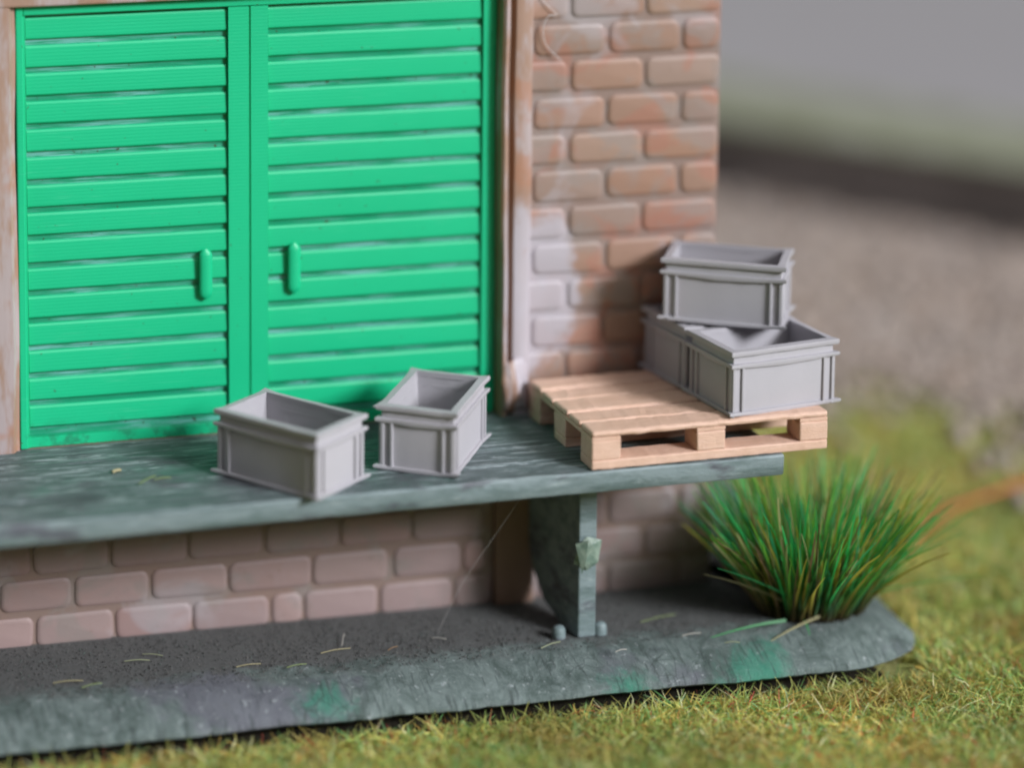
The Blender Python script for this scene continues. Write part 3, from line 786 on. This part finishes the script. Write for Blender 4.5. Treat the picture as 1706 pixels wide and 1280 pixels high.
ms = Mat('moss_edge', (0.12, 0.15, 0.05), .95, .1); ms.color(ms.mix(ms.ramp(ms.noise(2, 4, .7), .4, .6), (0.24, 0.25, 0.17), (0.36, 0.37, 0.29)))
bm = bmesh.new(); strip(bm, -60, 80, -.03, 1.5, ZG + HP, ZG + HP + .05)
fin('moss_edging', prel(bm), ms, plat, bevel=.024)
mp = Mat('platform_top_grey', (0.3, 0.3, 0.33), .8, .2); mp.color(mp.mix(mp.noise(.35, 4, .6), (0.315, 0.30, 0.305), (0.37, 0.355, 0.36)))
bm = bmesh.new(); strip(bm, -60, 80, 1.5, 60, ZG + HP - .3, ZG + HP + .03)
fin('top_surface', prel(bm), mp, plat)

rm = Mat('rusty_orange', (0.40, 0.12, 0.045), .6, .3); rm.color(rm.mix(rm.noise(12, 4), (0.42, 0.08, 0.03), (0.58, 0.17, 0.08)))
bm = bmesh.new()
tube(bm, [(-.3, -.35, -.02), (-.05, -.10, .03), (.25, .10, .07), (.8, .28, .10), (1.6, .55, .12), (2.6, .80, .12), (3.8, 1.0, .10)], .014, 8)
rod = fin('wire', bm, rm, None, smooth=60); rod.location = (3.324, .92, ZG + .06)
tag(rod, 'rusty orange wire lying in the lawn behind the grass tuft', 'wire')

# ---------------------------------------------------------------- dust, hairs, cobweb
hm = Mat('pale_hair', (0.62, 0.58, 0.58), .4, .5)
def strand(name, pts_, r, mat, label, cat, group=None, sm_=8):
    P_ = [Vector(p) for p in pts_]; out = []
    for i in range(len(P_) - 1):
        p0, p1, p2, p3 = P_[max(i - 1, 0)], P_[i], P_[i + 1], P_[min(i + 2, len(P_) - 1)]
        for q in range(sm_):
            t_ = q / sm_
            out.append(.5 * ((2 * p1) + (p2 - p0) * t_ + (2 * p0 - 5 * p1 + 4 * p2 - p3) * t_ ** 2 + (3 * p1 - 3 * p2 + p3 - p0) * t_ ** 3))
    out.append(P_[-1]); o0 = P_[0]
    bm = bmesh.new(); tube(bm, [p - o0 for p in out], r, 5)
    o = fin(name, bm, mat, None, smooth=60); o.location = o0; return tag(o, label, cat, group)
yb = YB - .006
strand('hair', [(SX(.75), yb, SZ(2.11)), (SX(.80), yb - .01, SZ(2.055)), (SX(.835), yb - .006, SZ(2.02)), (SX(.79), yb - .012, SZ(2.015)), (SX(.765), yb - .010, SZ(1.95)), (SX(.785), yb - .01, SZ(1.87)), (SX(.86), yb - .004, SZ(1.795))], .0022, hm,
       'curled pale hair stuck to the top of the brick pier beside the jamb', 'hair')
wm = Mat('cobweb_silk', (0.5, 0.48, 0.47), .4, .5)
strand('cobweb_strand', [(.70, -.30, -.104), (.52, -.25, -.40), (.32, -.20, -.72), (.20, -.18, ZB)], .0008, wm, 'thin cobweb strand slanting down from the underside of the platform', 'cobweb')
DEB = [(0.35, 0.31, 0.17), (0.30, 0.33, 0.20), (0.42, 0.40, 0.36), (0.20, 0.26, 0.10), (0.22, 0.13, 0.06)]
dm = []
for i, c in enumerate(DEB):
    q = Mat('straw_tone_%d' % i, c, .6, .3); dm.append(q)
rng = random.Random(12)
spots = [(-.42, -.30, .15, 0, 0.10), (-.30, -.24, .13, 2, 1.2), (-1.35, -.18, .12, 1, -.2), (-1.25, -.12, .10, 1, -.5), (-.85, -.36, .12, 0, 0.0), (-.62, -.42, .10, 3, .1), (.62, -.48, .12, 1, .35), (1.20, -.30, .2, 3, .2),
         (1.33, -.50, .10, 2, .05), (-1.72, -.34, .14, 0, -.1), (-1.6, -.42, .10, 3, .2), (.15, -.25, .07, 2, -.6), (.95, -.60, .06, 2, .1), (1.5, -.62, .07, 1, -.3), (-.1, -.34, .06, 4, .4)]
NB = ['longest pale straw fibre below the gap between the loose crates', 'short whitish straw fibre just right of the longest straw fibre', 'faint green grass fibre at the foot of the far left bricks',
      'green grass fibre right behind the far left fibre, near the wall', 'tan straw fibre midway between left edge and bracket, away from the wall', 'olive fibre near the brushed edge, below the left loose crate',
      'pale green fibre in front of the left peg of the bracket', 'long olive fibre lying right of the bracket', 'whitish fibre between the bracket and the grass tuft', 'tan fibre at the left end of the base plate, near the brushed edge',
      'olive fibre at the left end of the base plate, nearest the front', 'tiny whitish fibre below the right loose crate', 'tiny whitish fibre on the brushed edge just right of the bracket', 'tiny green fibre on the brushed edge left of the green stain', 'tiny brown fibre between the crates and the bracket']
for i, (x, y, L, t, a_) in enumerate(spots):
    c, s = math.cos(a_), math.sin(a_); z = ZB + .012
    strand('straw_fibre', [(x, y, z), (x + c * L * .5, y + s * L * .5, z + .007), (x + c * L, y + s * L, z + .004)], .0024, dm[t],
           NB[i], 'fibre', 'dry fibres scattered on the base plate', 4)
for i, (x, y, L, t, a_) in enumerate([(-1.42, -.28, .045, 0, .4), (-1.33, -.46, .13, 3, .75), (-1.25, -.42, .08, 3, .1)]):
    c, s = math.cos(a_), math.sin(a_); z = .009
    strand('straw_fibre', [(x, y, z), (x + c * L * .5, y + s * L * .5, z + .004), (x + c * L, y + s * L, z)],   .003 if i else .008, dm[t],
           ['short pale chip lying on the planks left of the loose crates', 'long yellow green fibre lying on the planks near the platform front', 'thin yellow green fibre lying level on the planks left of the crates'][i], 'fibre', None, 4)
# grit on the base plate: sand grains glued on, nobody could count them
R = np.random.RandomState(5); n = 5200
gp = np.column_stack([R.uniform(-2.4, 2.2, n), R.uniform(-.50, .10, n)])
sz = R.uniform(.0015, .0042, n)
V = sv[None] * sz[:, None, None] * R.uniform(.7, 1.3, (n, len(sv), 1)); V[:, :, :2] += gp[:, None]; V[:, :, 2] += ZB + .003
F = (sf[None] + (np.arange(n) * len(sv))[:, None, None]).reshape(-1, 3)
me = bpy.data.meshes.new('grit'); me.vertices.add(n * len(sv)); me.vertices.foreach_set('co', V.astype(np.float32).ravel())
me.loops.add(F.size); me.loops.foreach_set('vertex_index', F.ravel().astype(np.int32)); me.polygons.add(len(F)); me.polygons.foreach_set('loop_start', (np.arange(len(F)) * 3).astype(np.int32)); me.update(calc_edges=True)
at = me.attributes.new('col', 'FLOAT_COLOR', 'POINT'); cc = np.ones((n, len(sv), 4), np.float32)
cc[:, :, :3] = pick(R, n, [(0.08, 0.08, 0.08), (0.12, 0.115, 0.11), (0.05, 0.05, 0.05), (0.17, 0.165, 0.155), (0.10, 0.13, 0.115)], [4, 4, 3, .5, 1], .3)[:, None]
at.data.foreach_set('color', cc.ravel())
gt = link('grit', me, gm); tag(gt, 'fine dark grit covering the flat top of the base plate', 'grit', kind='stuff')

# ---------------------------------------------------------------- lift everything so that the lawn lies at z = 0
for o in S.objects:
    if o.parent is None and o.type in ('MESH', 'EMPTY'): o.location.z += OZ
